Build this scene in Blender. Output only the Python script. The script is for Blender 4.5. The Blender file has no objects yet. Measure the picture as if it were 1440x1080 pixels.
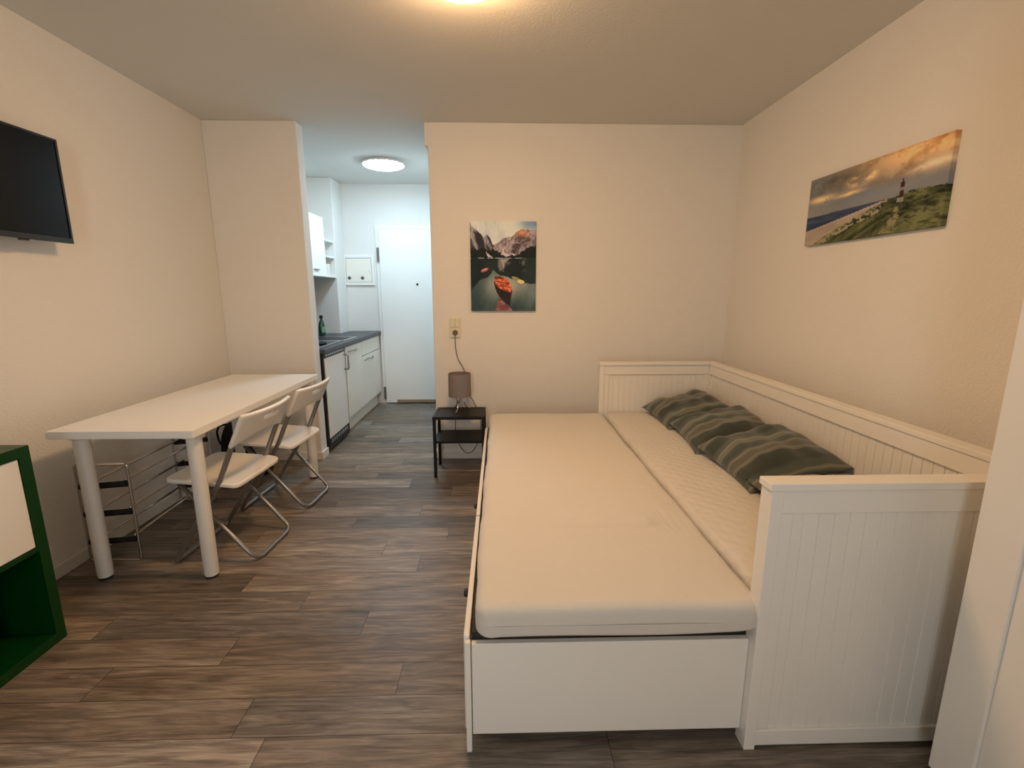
import bpy, bmesh, math, random
import numpy as np
from mathutils import Vector, Matrix

random.seed(7)
SC = bpy.context.scene
COL = SC.collection

# ------------------------------------------------------------------ helpers
def lin(r, g, b):
    f = lambda c: ((c/255+.055)/1.055)**2.4 if c/255 > .04045 else c/255/12.92
    return (f(r), f(g), f(b), 1.0)

def mat(name, color, rough=.5, metal=0.0, bump=0.0, bscale=200.0, spec=.5, var=0.0, vscale=6.0, coat=0.0, stretch=None):
    m = bpy.data.materials.new(name); m.use_nodes = True
    nt = m.node_tree; b = nt.nodes['Principled BSDF']
    b.inputs['Base Color'].default_value = color
    b.inputs['Roughness'].default_value = rough
    b.inputs['Metallic'].default_value = metal
    b.inputs['Specular IOR Level'].default_value = spec
    b.inputs['Coat Weight'].default_value = coat
    tc = nt.nodes.new('ShaderNodeTexCoord')
    src = tc.outputs['Object']
    if stretch:
        mp = nt.nodes.new('ShaderNodeMapping'); mp.inputs['Scale'].default_value = stretch
        nt.links.new(src, mp.inputs['Vector']); src = mp.outputs['Vector']
    if bump > 0:
        n = nt.nodes.new('ShaderNodeTexNoise'); n.inputs['Scale'].default_value = bscale
        n.inputs['Detail'].default_value = 3
        nt.links.new(src, n.inputs['Vector'])
        bp = nt.nodes.new('ShaderNodeBump'); bp.inputs['Strength'].default_value = bump
        bp.inputs['Distance'].default_value = .004
        nt.links.new(n.outputs['Fac'], bp.inputs['Height'])
        nt.links.new(bp.outputs['Normal'], b.inputs['Normal'])
    if var > 0:
        n = nt.nodes.new('ShaderNodeTexNoise'); n.inputs['Scale'].default_value = vscale
        n.inputs['Detail'].default_value = 4
        nt.links.new(src, n.inputs['Vector'])
        mr = nt.nodes.new('ShaderNodeMapRange')
        mr.inputs['To Min'].default_value = 1-var; mr.inputs['To Max'].default_value = 1+var
        nt.links.new(n.outputs['Fac'], mr.inputs['Value'])
        mx = nt.nodes.new('ShaderNodeMix'); mx.data_type = 'RGBA'; mx.blend_type = 'MULTIPLY'
        mx.inputs['Factor'].default_value = 1
        mx.inputs['A'].default_value = color
        nt.links.new(mr.outputs['Result'], mx.inputs['B'])
        nt.links.new(mx.outputs['Result'], b.inputs['Base Color'])
    return m

def emit_mat(name, color, strength):
    m = bpy.data.materials.new(name); m.use_nodes = True
    nt = m.node_tree; nt.nodes.clear()
    e = nt.nodes.new('ShaderNodeEmission'); o = nt.nodes.new('ShaderNodeOutputMaterial')
    e.inputs['Color'].default_value = color; e.inputs['Strength'].default_value = strength
    nt.links.new(e.outputs[0], o.inputs['Surface'])
    return m

def finish(name, bm, m, parent=None, smooth=False, bevel=0.0, seg=2):
    me = bpy.data.meshes.new(name)
    bmesh.ops.recalc_face_normals(bm, faces=bm.faces[:])
    bm.to_mesh(me); bm.free()
    o = bpy.data.objects.new(name, me); COL.objects.link(o)
    if m: me.materials.append(m)
    if smooth:
        for p in me.polygons: p.use_smooth = True
    if bevel > 0:
        md = o.modifiers.new('Bevel', 'BEVEL'); md.width = bevel; md.segments = seg
        md.limit_method = 'ANGLE'; md.angle_limit = math.radians(40)
        md.harden_normals = False
        for p in me.polygons: p.use_smooth = False
    if parent is not None:
        o.parent = parent
        o.matrix_parent_inverse = Matrix.Identity(4)
        # geometry is given in world coordinates; parents are unrotated at creation
        w = parent_world(parent)
        me.transform(Matrix.Translation(-w))
    return o

def parent_world(p):
    v = Vector((0, 0, 0))
    while p is not None:
        v = v + Vector(p.location); p = p.parent
    return v

def boxbm(bm, x0, x1, y0, y1, z0, z1):
    vs = [bm.verts.new(p) for p in [(x0,y0,z0),(x1,y0,z0),(x1,y1,z0),(x0,y1,z0),(x0,y0,z1),(x1,y0,z1),(x1,y1,z1),(x0,y1,z1)]]
    for f in [(0,3,2,1),(4,5,6,7),(0,1,5,4),(1,2,6,5),(2,3,7,6),(3,0,4,7)]:
        bm.faces.new([vs[i] for i in f])

def box(name, x0, x1, y0, y1, z0, z1, m, parent=None, bevel=.002, seg=2):
    bm = bmesh.new(); boxbm(bm, x0, x1, y0, y1, z0, z1)
    return finish(name, bm, m, parent, bevel=bevel, seg=seg)

def boxes(name, L, m, parent=None, bevel=.002):
    bm = bmesh.new()
    for b in L: boxbm(bm, *b)
    return finish(name, bm, m, parent, bevel=bevel)

def fillet(pts, r, n=6, closed=False):
    pts = [Vector(p) for p in pts]
    if r <= 0: return pts
    out = []
    N = len(pts)
    for i, p in enumerate(pts):
        if not closed and i in (0, N-1): out.append(p); continue
        a, c = pts[(i-1) % N], pts[(i+1) % N]
        d1, d2 = (a-p), (c-p)
        rr = min(r, d1.length*.45, d2.length*.45)
        p1, p2 = p+d1.normalized()*rr, p+d2.normalized()*rr
        for k in range(n+1):
            t = k/n
            out.append(p1*(1-t)**2 + p*2*t*(1-t) + p2*t*t)
    return out

def tubebm(bm, pts, r, n=10, closed=False, flat=1.0, cap=True):
    pts = [Vector(p) for p in pts]
    N = len(pts)
    rings = []
    up = None
    for i, p in enumerate(pts):
        if closed: t = (pts[(i+1) % N]-pts[i-1])
        else: t = pts[min(i+1, N-1)]-pts[max(i-1, 0)]
        if t.length < 1e-9: t = Vector((0,0,1))
        t.normalize()
        if up is None:
            ref = Vector((0,0,1)) if abs(t.z) < .9 else Vector((0,1,0))
            up = (ref-t*ref.dot(t)).normalized()
        else:
            up = (up-t*up.dot(t)).normalized()
        s = t.cross(up)
        rad = r[i] if isinstance(r, (list, tuple)) else r
        rings.append([bm.verts.new(p+up*math.cos(2*math.pi*k/n)*rad+s*math.sin(2*math.pi*k/n)*rad*flat) for k in range(n)])
    for i in range(N if closed else N-1):
        A, B = rings[i], rings[(i+1) % N]
        for k in range(n):
            bm.faces.new([A[k], A[(k+1) % n], B[(k+1) % n], B[k]])
    if not closed and cap:
        bm.faces.new(rings[0][::-1]); bm.faces.new(rings[-1])

def tube(name, pts, r, m, parent=None, n=10, fil=0, closed=False, flat=1.0):
    bm = bmesh.new(); tubebm(bm, fillet(pts, fil, closed=closed) if fil else pts, r, n, closed, flat)
    return finish(name, bm, m, parent, smooth=True)

def lathebm(bm, cx, cy, prof, n=32):
    rings = []
    for (r, z) in prof:
        if r < 1e-6: rings.append([bm.verts.new((cx, cy, z))])
        else: rings.append([bm.verts.new((cx+r*math.cos(2*math.pi*k/n), cy+r*math.sin(2*math.pi*k/n), z)) for k in range(n)])
    for A, B in zip(rings, rings[1:]):
        for k in range(n):
            k2 = (k+1) % n
            if len(A) == 1 and len(B) == 1: continue
            if len(A) == 1: bm.faces.new([A[0], B[k2], B[k]])
            elif len(B) == 1: bm.faces.new([A[k], A[k2], B[0]])
            else: bm.faces.new([A[k], A[k2], B[k2], B[k]])

def lathe(name, cx, cy, prof, m, parent=None, n=32, smooth=True):
    bm = bmesh.new(); lathebm(bm, cx, cy, prof, n)
    o = finish(name, bm, m, parent, smooth=smooth)
    if smooth: auto_smooth(o)
    return o

def auto_smooth(o, ang=40):
    me = o.data
    bm = bmesh.new(); bm.from_mesh(me)
    a = math.radians(ang)
    for e in bm.edges:
        if len(e.link_faces) == 2 and e.calc_face_angle(0) > a: e.smooth = False
    bm.to_mesh(me); bm.free()

def disc_x(name, x0, x1, cy, cz, r, m, parent=None, n=24, bevel=0):
    bm = bmesh.new()
    tubebm(bm, [(x0, cy, cz), (x1, cy, cz)], r, n)
    return finish(name, bm, m, parent, bevel=bevel)

def disc_y(name, y0, y1, cx, cz, r, m, parent=None, n=24, bevel=0):
    bm = bmesh.new()
    tubebm(bm, [(cx, y0, cz), (cx, y1, cz)], r, n)
    return finish(name, bm, m, parent, bevel=bevel)

def thing(name, loc, label, cat, group=None):
    o = bpy.data.objects.new(name, None); COL.objects.link(o)
    o.empty_display_size = .05
    o.location = loc
    o['label'] = label; o['category'] = cat
    if group: o['group'] = group
    return o

def tag(o, label, cat, group=None):
    o['label'] = label; o['category'] = cat
    if group: o['group'] = group
    return o

def struct(o, label=None, cat=None):
    o['kind'] = 'structure'
    if label: o['label'] = label
    if cat: o['category'] = cat
    return o

def copy_tree(o, parent=None):
    c = o.copy(); COL.objects.link(c); c.parent = parent
    for ch in list(o.children): copy_tree(ch, c)
    return c

# ------------------------------------------------------------------ materials
M_wall = mat('wall_paint', (.80, .785, .75, 1), rough=.9, bump=.9, bscale=95, spec=.2)
M_ceil = mat('ceiling_paint', (.70, .69, .65, 1), rough=.95, bump=.25, bscale=110, spec=.1)
M_skirt = mat('skirting_white', (.78, .76, .72, 1), rough=.45)
M_lacq = mat('white_lacquer', (.80, .785, .74, 1), rough=.28, spec=.5)
M_lacq2 = mat('white_laminate', (.87, .86, .83, 1), rough=.4, bump=.05, bscale=600)
M_bedw = mat('white_painted_wood', (.80, .78, .73, 1), rough=.24, bump=.05, bscale=40, stretch=(8, 8, 1))
M_kit = mat('kitchen_white_front', (.87, .87, .84, 1), rough=.35)
M_cream = mat('kitchen_cream_front', (.88, .84, .75, 1), rough=.4, var=.03, vscale=10)
M_steel = mat('brushed_steel', (.55, .55, .55, 1), rough=.3, metal=1)
M_chrome = mat('chrome', (.62, .61, .60, 1), rough=.16, metal=1)
M_grey_tube = mat('grey_powdered_tube', (.30, .29, .28, 1), rough=.36, metal=.75)
M_leg_white = mat('white_powdered_metal', (.78, .76, .71, 1), rough=.35)
M_plast_w = mat('white_plastic', (.80, .78, .74, 1), rough=.33)
M_black_pl = mat('black_plastic', (.012, .012, .013, 1), rough=.45)
M_black_met = mat('black_powdered_steel', (.006, .006, .006, 1), rough=.45, spec=.25)
M_screen = mat('television_screen', (.004, .005, .006, 1), rough=.18, spec=.22)
M_counter = mat('dark_worktop', (.055, .058, .066, 1), rough=.4, var=.35, vscale=60, bump=.05, bscale=300)
M_green = mat('green_shelf_paint', (.0015, .040, .005, 1), rough=.35, spec=.35)
M_shade = mat('taupe_lamp_fabric', lin(130, 122, 122), rough=.9, bump=.2, bscale=900)
M_beige_pl = mat('ivory_switch_plastic', lin(216, 212, 188), rough=.4)
M_darkhole = mat('dark_recess', (.02, .018, .015, 1), rough=.8)
M_cord = mat('grey_cord', lin(120, 105, 90), rough=.6)
M_slat = mat('dark_slat', (.02, .018, .016, 1), rough=.8)
M_bag = mat('black_fabric', (.006, .006, .007, 1), rough=.9, bump=.3, bscale=90)
M_brush = mat('brown_seal', lin(150, 130, 110), rough=.8)
M_soapcap = mat('dark_cap', (.01, .02, .02, 1), rough=.4)
M_leg_foot = mat('black_foot', (.01, .01, .01, 1), rough=.6)

def soap_mat():
    m = mat('green_soap_bottle', (.02, .12, .07, 1), rough=.12)
    b = m.node_tree.nodes['Principled BSDF']
    b.inputs['Transmission Weight'].default_value = .55
    return m
M_soap = soap_mat()

def glass_mat():
    m = bpy.data.materials.new('window_glass'); m.use_nodes = True
    nt = m.node_tree; nt.nodes.clear()
    o = nt.nodes.new('ShaderNodeOutputMaterial'); t = nt.nodes.new('ShaderNodeBsdfTransparent')
    g = nt.nodes.new('ShaderNodeBsdfGlossy'); g.inputs['Roughness'].default_value = .02
    x = nt.nodes.new('ShaderNodeMixShader'); x.inputs[0].default_value = .06
    nt.links.new(t.outputs[0], x.inputs[1]); nt.links.new(g.outputs[0], x.inputs[2])
    nt.links.new(x.outputs[0], o.inputs['Surface'])
    return m
M_glass = glass_mat()

def mattress_mat(name, quilt):
    m = bpy.data.materials.new(name); m.use_nodes = True
    nt = m.node_tree; b = nt.nodes['Principled BSDF']
    b.inputs['Base Color'].default_value = (.63, .60, .55, 1)
    b.inputs['Roughness'].default_value = .9
    b.inputs['Specular IOR Level'].default_value = .15
    b.inputs['Sheen Weight'].default_value = .2
    tc = nt.nodes.new('ShaderNodeTexCoord')
    n = nt.nodes.new('ShaderNodeTexNoise'); n.inputs['Scale'].default_value = 14; n.inputs['Detail'].default_value = 6
    nt.links.new(tc.outputs['Object'], n.inputs['Vector'])
    add = None
    w1 = nt.nodes.new('ShaderNodeTexWave'); w1.wave_type = 'BANDS'; w1.bands_direction = 'DIAGONAL'
    w1.inputs['Scale'].default_value = 9 if quilt else 60
    w1.inputs['Distortion'].default_value = .6
    mp = nt.nodes.new('ShaderNodeMapping'); mp.inputs['Scale'].default_value = (1, -1, 1)
    nt.links.new(tc.outputs['Object'], mp.inputs['Vector'])
    nt.links.new(tc.outputs['Object'], w1.inputs['Vector'])
    w2 = nt.nodes.new('ShaderNodeTexWave'); w2.wave_type = 'BANDS'; w2.bands_direction = 'DIAGONAL'
    w2.inputs['Scale'].default_value = 9 if quilt else 60
    w2.inputs['Distortion'].default_value = .6
    nt.links.new(mp.outputs['Vector'], w2.inputs['Vector'])
    ad = nt.nodes.new('ShaderNodeMath'); ad.operation = 'MULTIPLY'
    nt.links.new(w1.outputs['Fac'], ad.inputs[0]); nt.links.new(w2.outputs['Fac'], ad.inputs[1])
    mul = nt.nodes.new('ShaderNodeMath'); mul.operation = 'MULTIPLY_ADD'
    mul.inputs[1].default_value = .55 if quilt else .05
    nt.links.new(ad.outputs[0], mul.inputs[0]); nt.links.new(n.outputs['Fac'], mul.inputs[2])
    bp = nt.nodes.new('ShaderNodeBump'); bp.inputs['Strength'].default_value = .55 if quilt else .4
    bp.inputs['Distance'].default_value = .008
    nt.links.new(mul.outputs[0], bp.inputs['Height'])
    nt.links.new(bp.outputs['Normal'], b.inputs['Normal'])
    return m
M_matA = mattress_mat('mattress_cotton', False)
M_matB = mattress_mat('mattress_quilted', True)

def floor_mat():
    m = bpy.data.materials.new('vinyl_planks'); m.use_nodes = True
    nt = m.node_tree; b = nt.nodes['Principled BSDF']
    L = nt.links.new
    at = nt.nodes.new('ShaderNodeAttribute'); at.attribute_name = 'plank'
    sep = nt.nodes.new('ShaderNodeSeparateColor'); L(at.outputs['Color'], sep.inputs[0])
    tc = nt.nodes.new('ShaderNodeTexCoord')
    mp = nt.nodes.new('ShaderNodeMapping'); mp.inputs['Scale'].default_value = (1.6, 16, 1)
    L(tc.outputs['Object'], mp.inputs['Vector'])
    off = nt.nodes.new('ShaderNodeCombineXYZ')
    mm = nt.nodes.new('ShaderNodeMath'); mm.operation = 'MULTIPLY'; mm.inputs[1].default_value = 37
    L(sep.outputs[1], mm.inputs[0]); L(mm.outputs[0], off.inputs[0]); L(mm.outputs[0], off.inputs[2])
    va = nt.nodes.new('ShaderNodeVectorMath'); L(mp.outputs[0], va.inputs[0]); L(off.outputs[0], va.inputs[1])
    n1 = nt.nodes.new('ShaderNodeTexNoise'); n1.inputs['Scale'].default_value = 2.2; n1.inputs['Detail'].default_value = 7
    n1.inputs['Roughness'].default_value = .65; n1.inputs['Distortion'].default_value = .8
    L(va.outputs[0], n1.inputs['Vector'])
    mp2 = nt.nodes.new('ShaderNodeMapping'); mp2.inputs['Scale'].default_value = (1, 5, 1)
    L(va.outputs[0], mp2.inputs['Vector'])
    n2 = nt.nodes.new('ShaderNodeTexNoise'); n2.inputs['Scale'].default_value = 5; n2.inputs['Detail'].default_value = 4
    L(mp2.outputs[0], n2.inputs['Vector'])
    cr = nt.nodes.new('ShaderNodeValToRGB')
    e = cr.color_ramp.elements
    e[0].position = .28; e[0].color = (.072, .053, .038, 1)
    e[1].position = .74; e[1].color = (.315, .255, .195, 1)
    k = e.new(.5); k.color = (.165, .128, .095, 1)
    mixn = nt.nodes.new('ShaderNodeMath'); mixn.operation = 'MULTIPLY_ADD'; mixn.inputs[1].default_value = .5
    L(n2.outputs['Fac'], mixn.inputs[0])
    sub = nt.nodes.new('ShaderNodeMath'); sub.operation = 'MULTIPLY_ADD'; sub.inputs[1].default_value = 1.1; sub.inputs[2].default_value = -.30
    L(n1.outputs['Fac'], sub.inputs[0]); L(sub.outputs[0], mixn.inputs[2])
    L(mixn.outputs[0], cr.inputs['Fac'])
    # plank tone
    mr = nt.nodes.new('ShaderNodeMapRange'); mr.inputs['To Min'].default_value = .58; mr.inputs['To Max'].default_value = 1.52
    mr.clamp = False
    L(sep.outputs[0], mr.inputs['Value'])
    mx = nt.nodes.new('ShaderNodeMix'); mx.data_type = 'RGBA'; mx.blend_type = 'MULTIPLY'; mx.inputs['Factor'].default_value = 1
    L(cr.outputs['Color'], mx.inputs['A']); L(mr.outputs[0], mx.inputs['B'])
    hs = nt.nodes.new('ShaderNodeHueSaturation')
    sr = nt.nodes.new('ShaderNodeMapRange'); sr.inputs['To Min'].default_value = .6; sr.inputs['To Max'].default_value = 1.1
    L(sep.outputs[2], sr.inputs['Value']); L(sr.outputs[0], hs.inputs['Saturation'])
    L(mx.outputs['Result'], hs.inputs['Color'])
    L(hs.outputs['Color'], b.inputs['Base Color'])
    b.inputs['Roughness'].default_value = .42
    b.inputs['Specular IOR Level'].default_value = .45
    bp = nt.nodes.new('ShaderNodeBump'); bp.inputs['Strength'].default_value = .25; bp.inputs['Distance'].default_value = .002
    L(n2.outputs['Fac'], bp.inputs['Height']); L(bp.outputs['Normal'], b.inputs['Normal'])
    return m
M_floor = floor_mat()

def attr_mat(name, attr, rough=.7):
    m = bpy.data.materials.new(name); m.use_nodes = True
    nt = m.node_tree; b = nt.nodes['Principled BSDF']
    a = nt.nodes.new('ShaderNodeAttribute'); a.attribute_name = attr
    nt.links.new(a.outputs['Color'], b.inputs['Base Color'])
    b.inputs['Roughness'].default_value = rough
    b.inputs['Specular IOR Level'].default_value = .25
    n = nt.nodes.new('ShaderNodeTexNoise'); n.inputs['Scale'].default_value = 900
    tc = nt.nodes.new('ShaderNodeTexCoord'); nt.links.new(tc.outputs['Object'], n.inputs['Vector'])
    bp = nt.nodes.new('ShaderNodeBump'); bp.inputs['Strength'].default_value = .15; bp.inputs['Distance'].default_value = .001
    nt.links.new(n.outputs['Fac'], bp.inputs['Height']); nt.links.new(bp.outputs['Normal'], b.inputs['Normal'])
    return m

# ------------------------------------------------------------------ dimensions
XL, XR, YB, YE, H = -2.062, 1.74, 3.60, 5.55, 2.475
YR = -1.05                      # rear wall, behind the camera
PX, OX = -1.4158, -.5026        # opening to the kitchenette
T = .12

# ------------------------------------------------------------------ room shell
# floor with individual planks
def make_floor():
    bm = bmesh.new()
    lay = bm.loops.layers.float_color.new('plank')
    known = {0: -.808, 1: -.350, 2: -1.006, 3: -.548, 4: -.846, 5: -1.153, 6: -.402, 7: -.603, 8: -.288, 9: -.839,
             10: -.483, 11: -1.028, 12: -.328, 13: -.623, 14: -.886, 15: -1.1, 16: -.758}
    pit = .1412; y0 = 1.269-pit/2; Lp = 1.02
    rnd = random.Random(11)
    k0 = int(math.floor((YR-y0)/pit)); k1 = int(math.ceil((YE-y0)/pit))
    tones = {(0, -1): .62, (0, 0): .35, (1, -1): .45, (1, 0): .3, (1, 1): .2, (2, 0): .3, (2, -1): .6, (3, 0): .55, (3, 1): .75, (3, -1): .3}
    for k in range(k0, k1+1):
        ya, yb = max(YR, y0+k*pit), min(YE, y0+(k+1)*pit)
        if yb <= ya: continue
        j = known.get(k, rnd.uniform(-1.2, -.2))
        n0 = int(math.floor((XL-j)/Lp))
        for n in range(n0, 6):
            xa, xb = max(XL, j+n*Lp), min(XR, j+(n+1)*Lp)
            if xb <= xa: continue
            c = (tones.get((k, n), rnd.random()), rnd.random(), rnd.random(), 1)
            g = .0022
            for (ax, bx, ay, by, cc) in ((xa, xb-g, ya, yb-g, c), (xb-g, xb, ya, yb, (-.45, c[1], c[2], 1)), (xa, xb-g, yb-g, yb, (-.45, c[1], c[2], 1))):
                f = bm.faces.new([bm.verts.new(p) for p in [(ax, ay, 0), (bx, ay, 0), (bx, by, 0), (ax, by, 0)]])
                for l in f.loops: l[lay] = cc
    # underside
    vs = [bm.verts.new(p) for p in [(XL, YR, -.02), (XR, YR, -.02), (XR, YE, -.02), (XL, YE, -.02)]]
    bm.faces.new(vs[::-1])
    me = bpy.data.meshes.new('floor'); bm.to_mesh(me); bm.free()
    o = bpy.data.objects.new('floor', me); COL.objects.link(o); me.materials.append(M_floor)
    return struct(o)
make_floor()
struct(box('ceiling', XL-T, XR+T, YR-T, YE+T, H, H+.1, M_ceil, bevel=0))
struct(box('wall_left', XL-T, XL, YR-T, YE+T, -.02, H, M_wall, bevel=0))
struct(box('wall_right', XR, XR+T, YR-T, YB+.1, -.02, H, M_wall, bevel=0))
# back wall with the tiny ledge at the top of its free edge
bm = bmesh.new()
boxbm(bm, OX, XR+T, YB, YB+.12, -.02, H)
w = finish('wall_back', bm, M_wall, bevel=.006)
struct(w)
struct(box('trim_1', OX-.022, OX+.001, YB+.001, YB+.119, 2.32, H, M_wall, bevel=.004))
struct(box('wall_partition', XL, PX, YB, YB+.12, -.02, H, M_wall, bevel=.005))
struct(box('wall_hall', OX, OX+.12, YB+.12, YE+T, -.02, H, M_wall, bevel=0))
struct(box('wall_end', XL, OX+.12, YE, YE+T, -.02, H, M_wall, bevel=0))
struct(box('wall_shaft', XL, -1.748, 5.25, YE, -.02, H, M_wall, bevel=.008))
# rear wall with window (behind the camera)
WX0, WX1, WZ0, WZ1 = -.72, -.10, .45, 2.15
struct(boxes('wall_rear', [(XL, WX0, YR-T, YR, -.02, H), (WX1, XR, YR-T, YR, -.02, H), (WX0, WX1, YR-T, YR, -.02, WZ0), (WX0, WX1, YR-T, YR, WZ1, H)], M_wall, bevel=0))
win = thing('window_1', ((WX0+WX1)/2, YR-.06, WZ0), 'white framed window in the rear wall', 'window'); struct(win)
boxes('window_frame', [(WX0, WX0+.06, YR-.09, YR-.03, WZ0, WZ1), (WX1-.06, WX1, YR-.09, YR-.03, WZ0, WZ1), (WX0+.06, WX1-.06, YR-.09, YR-.03, WZ0, WZ0+.06),
      (WX0+.06, WX1-.06, YR-.09, YR-.03, WZ1-.06, WZ1)], M_lacq, win)
box('window_pane', WX0+.05, WX1-.05, YR-.065, YR-.06, WZ0+.05, WZ1-.05, M_glass, win, bevel=0)
# skirting boards
def skirt(name, x0, x1, y0, y1):
    struct(box(name, x0, x1, y0, y1, 0, .062, M_skirt, bevel=.004))
skirt('baseboard_left', XL, XL+.014, YR, YB)
skirt('baseboard_right', XR-.014, XR, YR, YB)
skirt('baseboard_back', OX, XR-.014, YB-.014, YB)
struct(boxes('baseboard_partition', [(XL+.014, PX, YB-.014, YB, 0, .062), (PX, PX+.014, YB-.014, YB+.12, 0, .062)], M_skirt, bevel=.003))
skirt('baseboard_hall', OX-.014, OX, YB-.014, YE-.05)

# ------------------------------------------------------------------ entrance door
door = thing('door_1', (-.93, YE, 0), 'white flush entrance door at the end of the hall', 'door'); struct(door)
DX0, DX1, DZ = -1.352, -.56, 1.995
boxes('door_frame', [(DX0-.035, DX0-.004, YE-.03, YE-.002, 0, DZ+.04), (DX1+.004, DX1+.04, YE-.03, YE-.002, 0, DZ+.04), (DX0-.004, DX1+.004, YE-.03, YE-.002, DZ+.004, DZ+.04)], M_kit, door)
box('door_leaf', DX0, DX1, YE-.045, YE-.004, .012, DZ, M_kit, door, bevel=.003)
for z in (1.72, .13):
    o = box('hinge', DX0-.022, DX0+.004, YE-.058, YE-.045, z-.075, z+.075, mat('hinge_metal', (.20, .20, .20, 1), .4, .8), door)
    o['label'] = 'dark metal hinge'
o = disc_y('peephole', YE-.052, YE-.044, -.935, 1.392, .012, M_black_pl, door); o['label'] = 'small black peephole'
o = box('draught_seal', DX0+.13, DX1-.01, YE-.058, YE-.045, .015, .05, M_brush, door); o['label'] = 'brown draught seal strip'

# ------------------------------------------------------------------ fuse box on the end wall
fb = thing('fuse_box', (-1.595, YE, 1.38), 'white fuse box cover with two grey diamond marks left of the door', 'fuse box')
bm = bmesh.new()
fx0, fx1, fz0, fz1 = -1.77, -1.42, 1.382, 1.712
for b in [(fx0, fx0+.03, YE-.022, YE, fz0, fz1), (fx1-.03, fx1, YE-.022, YE, fz0, fz1), (fx0+.03, fx1-.03, YE-.022, YE, fz0, fz0+.03), (fx0+.03, fx1-.03, YE-.022, YE, fz1-.03, fz1)]: boxbm(bm, *b)
finish('frame', bm, M_kit, fb, bevel=.004)
box('cover', fx0+.034, fx1-.034, YE-.018, YE, fz0+.034, fz1-.034, M_cream, fb, bevel=.003)
for cx in (-1.705, -1.558):
    bm = bmesh.new()
    s = .024
    vs = [bm.verts.new(p) for p in [(cx-s, YE-.0185, 1.462), (cx, YE-.0185, 1.462-s), (cx+s, YE-.0185, 1.462), (cx, YE-.0185, 1.462+s)]]
    f = bm.faces.new(vs); r = bmesh.ops.extrude_face_region(bm, geom=[f])
    bmesh.ops.translate(bm, verts=[v for v in r['geom'] if isinstance(v, bmesh.types.BMVert)], vec=(0, -.002, 0))
    o = finish('diamond_mark', bm, mat('grey_mark', (.10, .10, .10, 1), .5), fb); o['label'] = 'grey diamond mark'
box('latch', -1.475, -1.462, YE-.028, YE-.018, 1.535, 1.565, M_kit, fb)

# ------------------------------------------------------------------ ceiling lamps
def ceiling_lamp(name, x, y, r, drop, label, m, mring, rh=.022):
    t = thing(name, (x, y, H), label, 'ceiling lamp')
    lathe('base_ring', x, y, [(0, H), (r, H), (r+.012, H-rh*.5), (r+.010, H-rh), (0, H-rh)], mring, t, 48)
    lathe('diffuser', x, y, [(r-.006, H-rh), (r-.006, H-rh-drop*.35), (r*.86, H-rh-drop*.72), (r*.55, H-rh-drop*.95), (0, H-rh-drop)], m, t, 48)
    return t
M_warm = emit_mat('warm_lamp', (1.0, .585, .275, 1), 90)
M_cool = emit_mat('cool_lamp', (.62, .84, 1.0, 1), 68)
M_ring = mat('lamp_ring', (.7, .69, .66, 1), .4)
ceiling_lamp('ceiling_lamp', -.13, 1.925, .172, .072, 'round glowing warm ceiling lamp at the top edge above the room', M_warm, M_ring)
ceiling_lamp('ceiling_lamp', -1.06, 4.66, .18, .020, 'round cold white ceiling lamp over the kitchenette', M_cool, M_ring, .026)

# ------------------------------------------------------------------ kitchenette
KX = -1.40
# refrigerator
fr = thing('refrigerator', (-1.73, 4.0, 0), 'small white under-counter refrigerator with black vents beside the partition', 'refrigerator')
box('body', -2.05, -1.406, 3.745, 4.2835, .02, .822, M_black_pl, fr)
box('door', -1.4055, KX, 3.766, 4.258, .118, .782, M_kit, fr, bevel=.002)
bm = bmesh.new()
boxbm(bm, -1.4055, -1.402, 3.760, 4.262, .786, .820)
o = finish('vent_grille', bm, M_black_pl, fr); o['label'] = 'black top vent grille'
bm = bmesh.new()
for i in range(9): boxbm(bm, -1.4018, -1.400, 3.80+i*.05, 3.83+i*.05, .797, .812)
finish('vent_slot', bm, M_steel, o, bevel=0)['label'] = 'grey slots of the vent'
bm = bmesh.new()
boxbm(bm, -1.4055, -1.403, 3.760, 4.262, .03, .112)
o = finish('vent_grille', bm, M_black_pl, fr); o['label'] = 'black bottom vent grille'
bm = bmesh.new()
for i in range(8): boxbm(bm, -1.4028, -1.401, 3.80+i*.055, 3.835+i*.055, .072, .104)
finish('vent_slot', bm, M_steel, o, bevel=0)['label'] = 'grey slots of the vent'
M_handle = mat('dark_handle_metal', (.38, .37, .35, 1), .35, .9)
o = tube('handle', [(KX, 4.235, .755), (KX+.036, 4.235, .755), (KX+.036, 4.235, .625), (KX, 4.235, .625)], .009, M_handle, fr, 10, .012); o['label'] = 'grey metal bar handle'

def wavy_handle(y0, y1, z, parent):
    pts = []
    for i in range(13):
        t = i/12
        pts.append((KX+.004+.024*math.sin(math.pi*t)**.5, y0+(y1-y0)*t, z+.008*math.sin(t*math.pi*2)))
    return tube('handle', pts, .006, M_handle, parent, 8)
c1 = thing('kitchen_cabinet', (-1.72, 4.53, 0), 'cream base cabinet with one tall door beside the refrigerator', 'cabinet')
boxes('body', [(-2.05, KX-.02, 4.285, 4.30, .15, .825), (-2.05, KX-.02, 4.775, 4.79, .15, .825), (-2.05, KX-.02, 4.30, 4.775, .15, .17), (-2.05, -2.04, 4.30, 4.775, .17, .825)], M_cream, c1)
d = box('door', KX-.019, KX, 4.287, 4.786, .155, .815, M_cream, c1, bevel=.003)
wavy_handle(4.36, 4.58, .765, d)
box('plinth', -1.475, -1.455, 4.285, 4.79, 0, .148, M_cream, c1)
c2 = thing('kitchen_cabinet', (-1.72, 5.05, 0), 'cream base cabinet with a drawer above a door next to the entrance door', 'cabinet')
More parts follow.
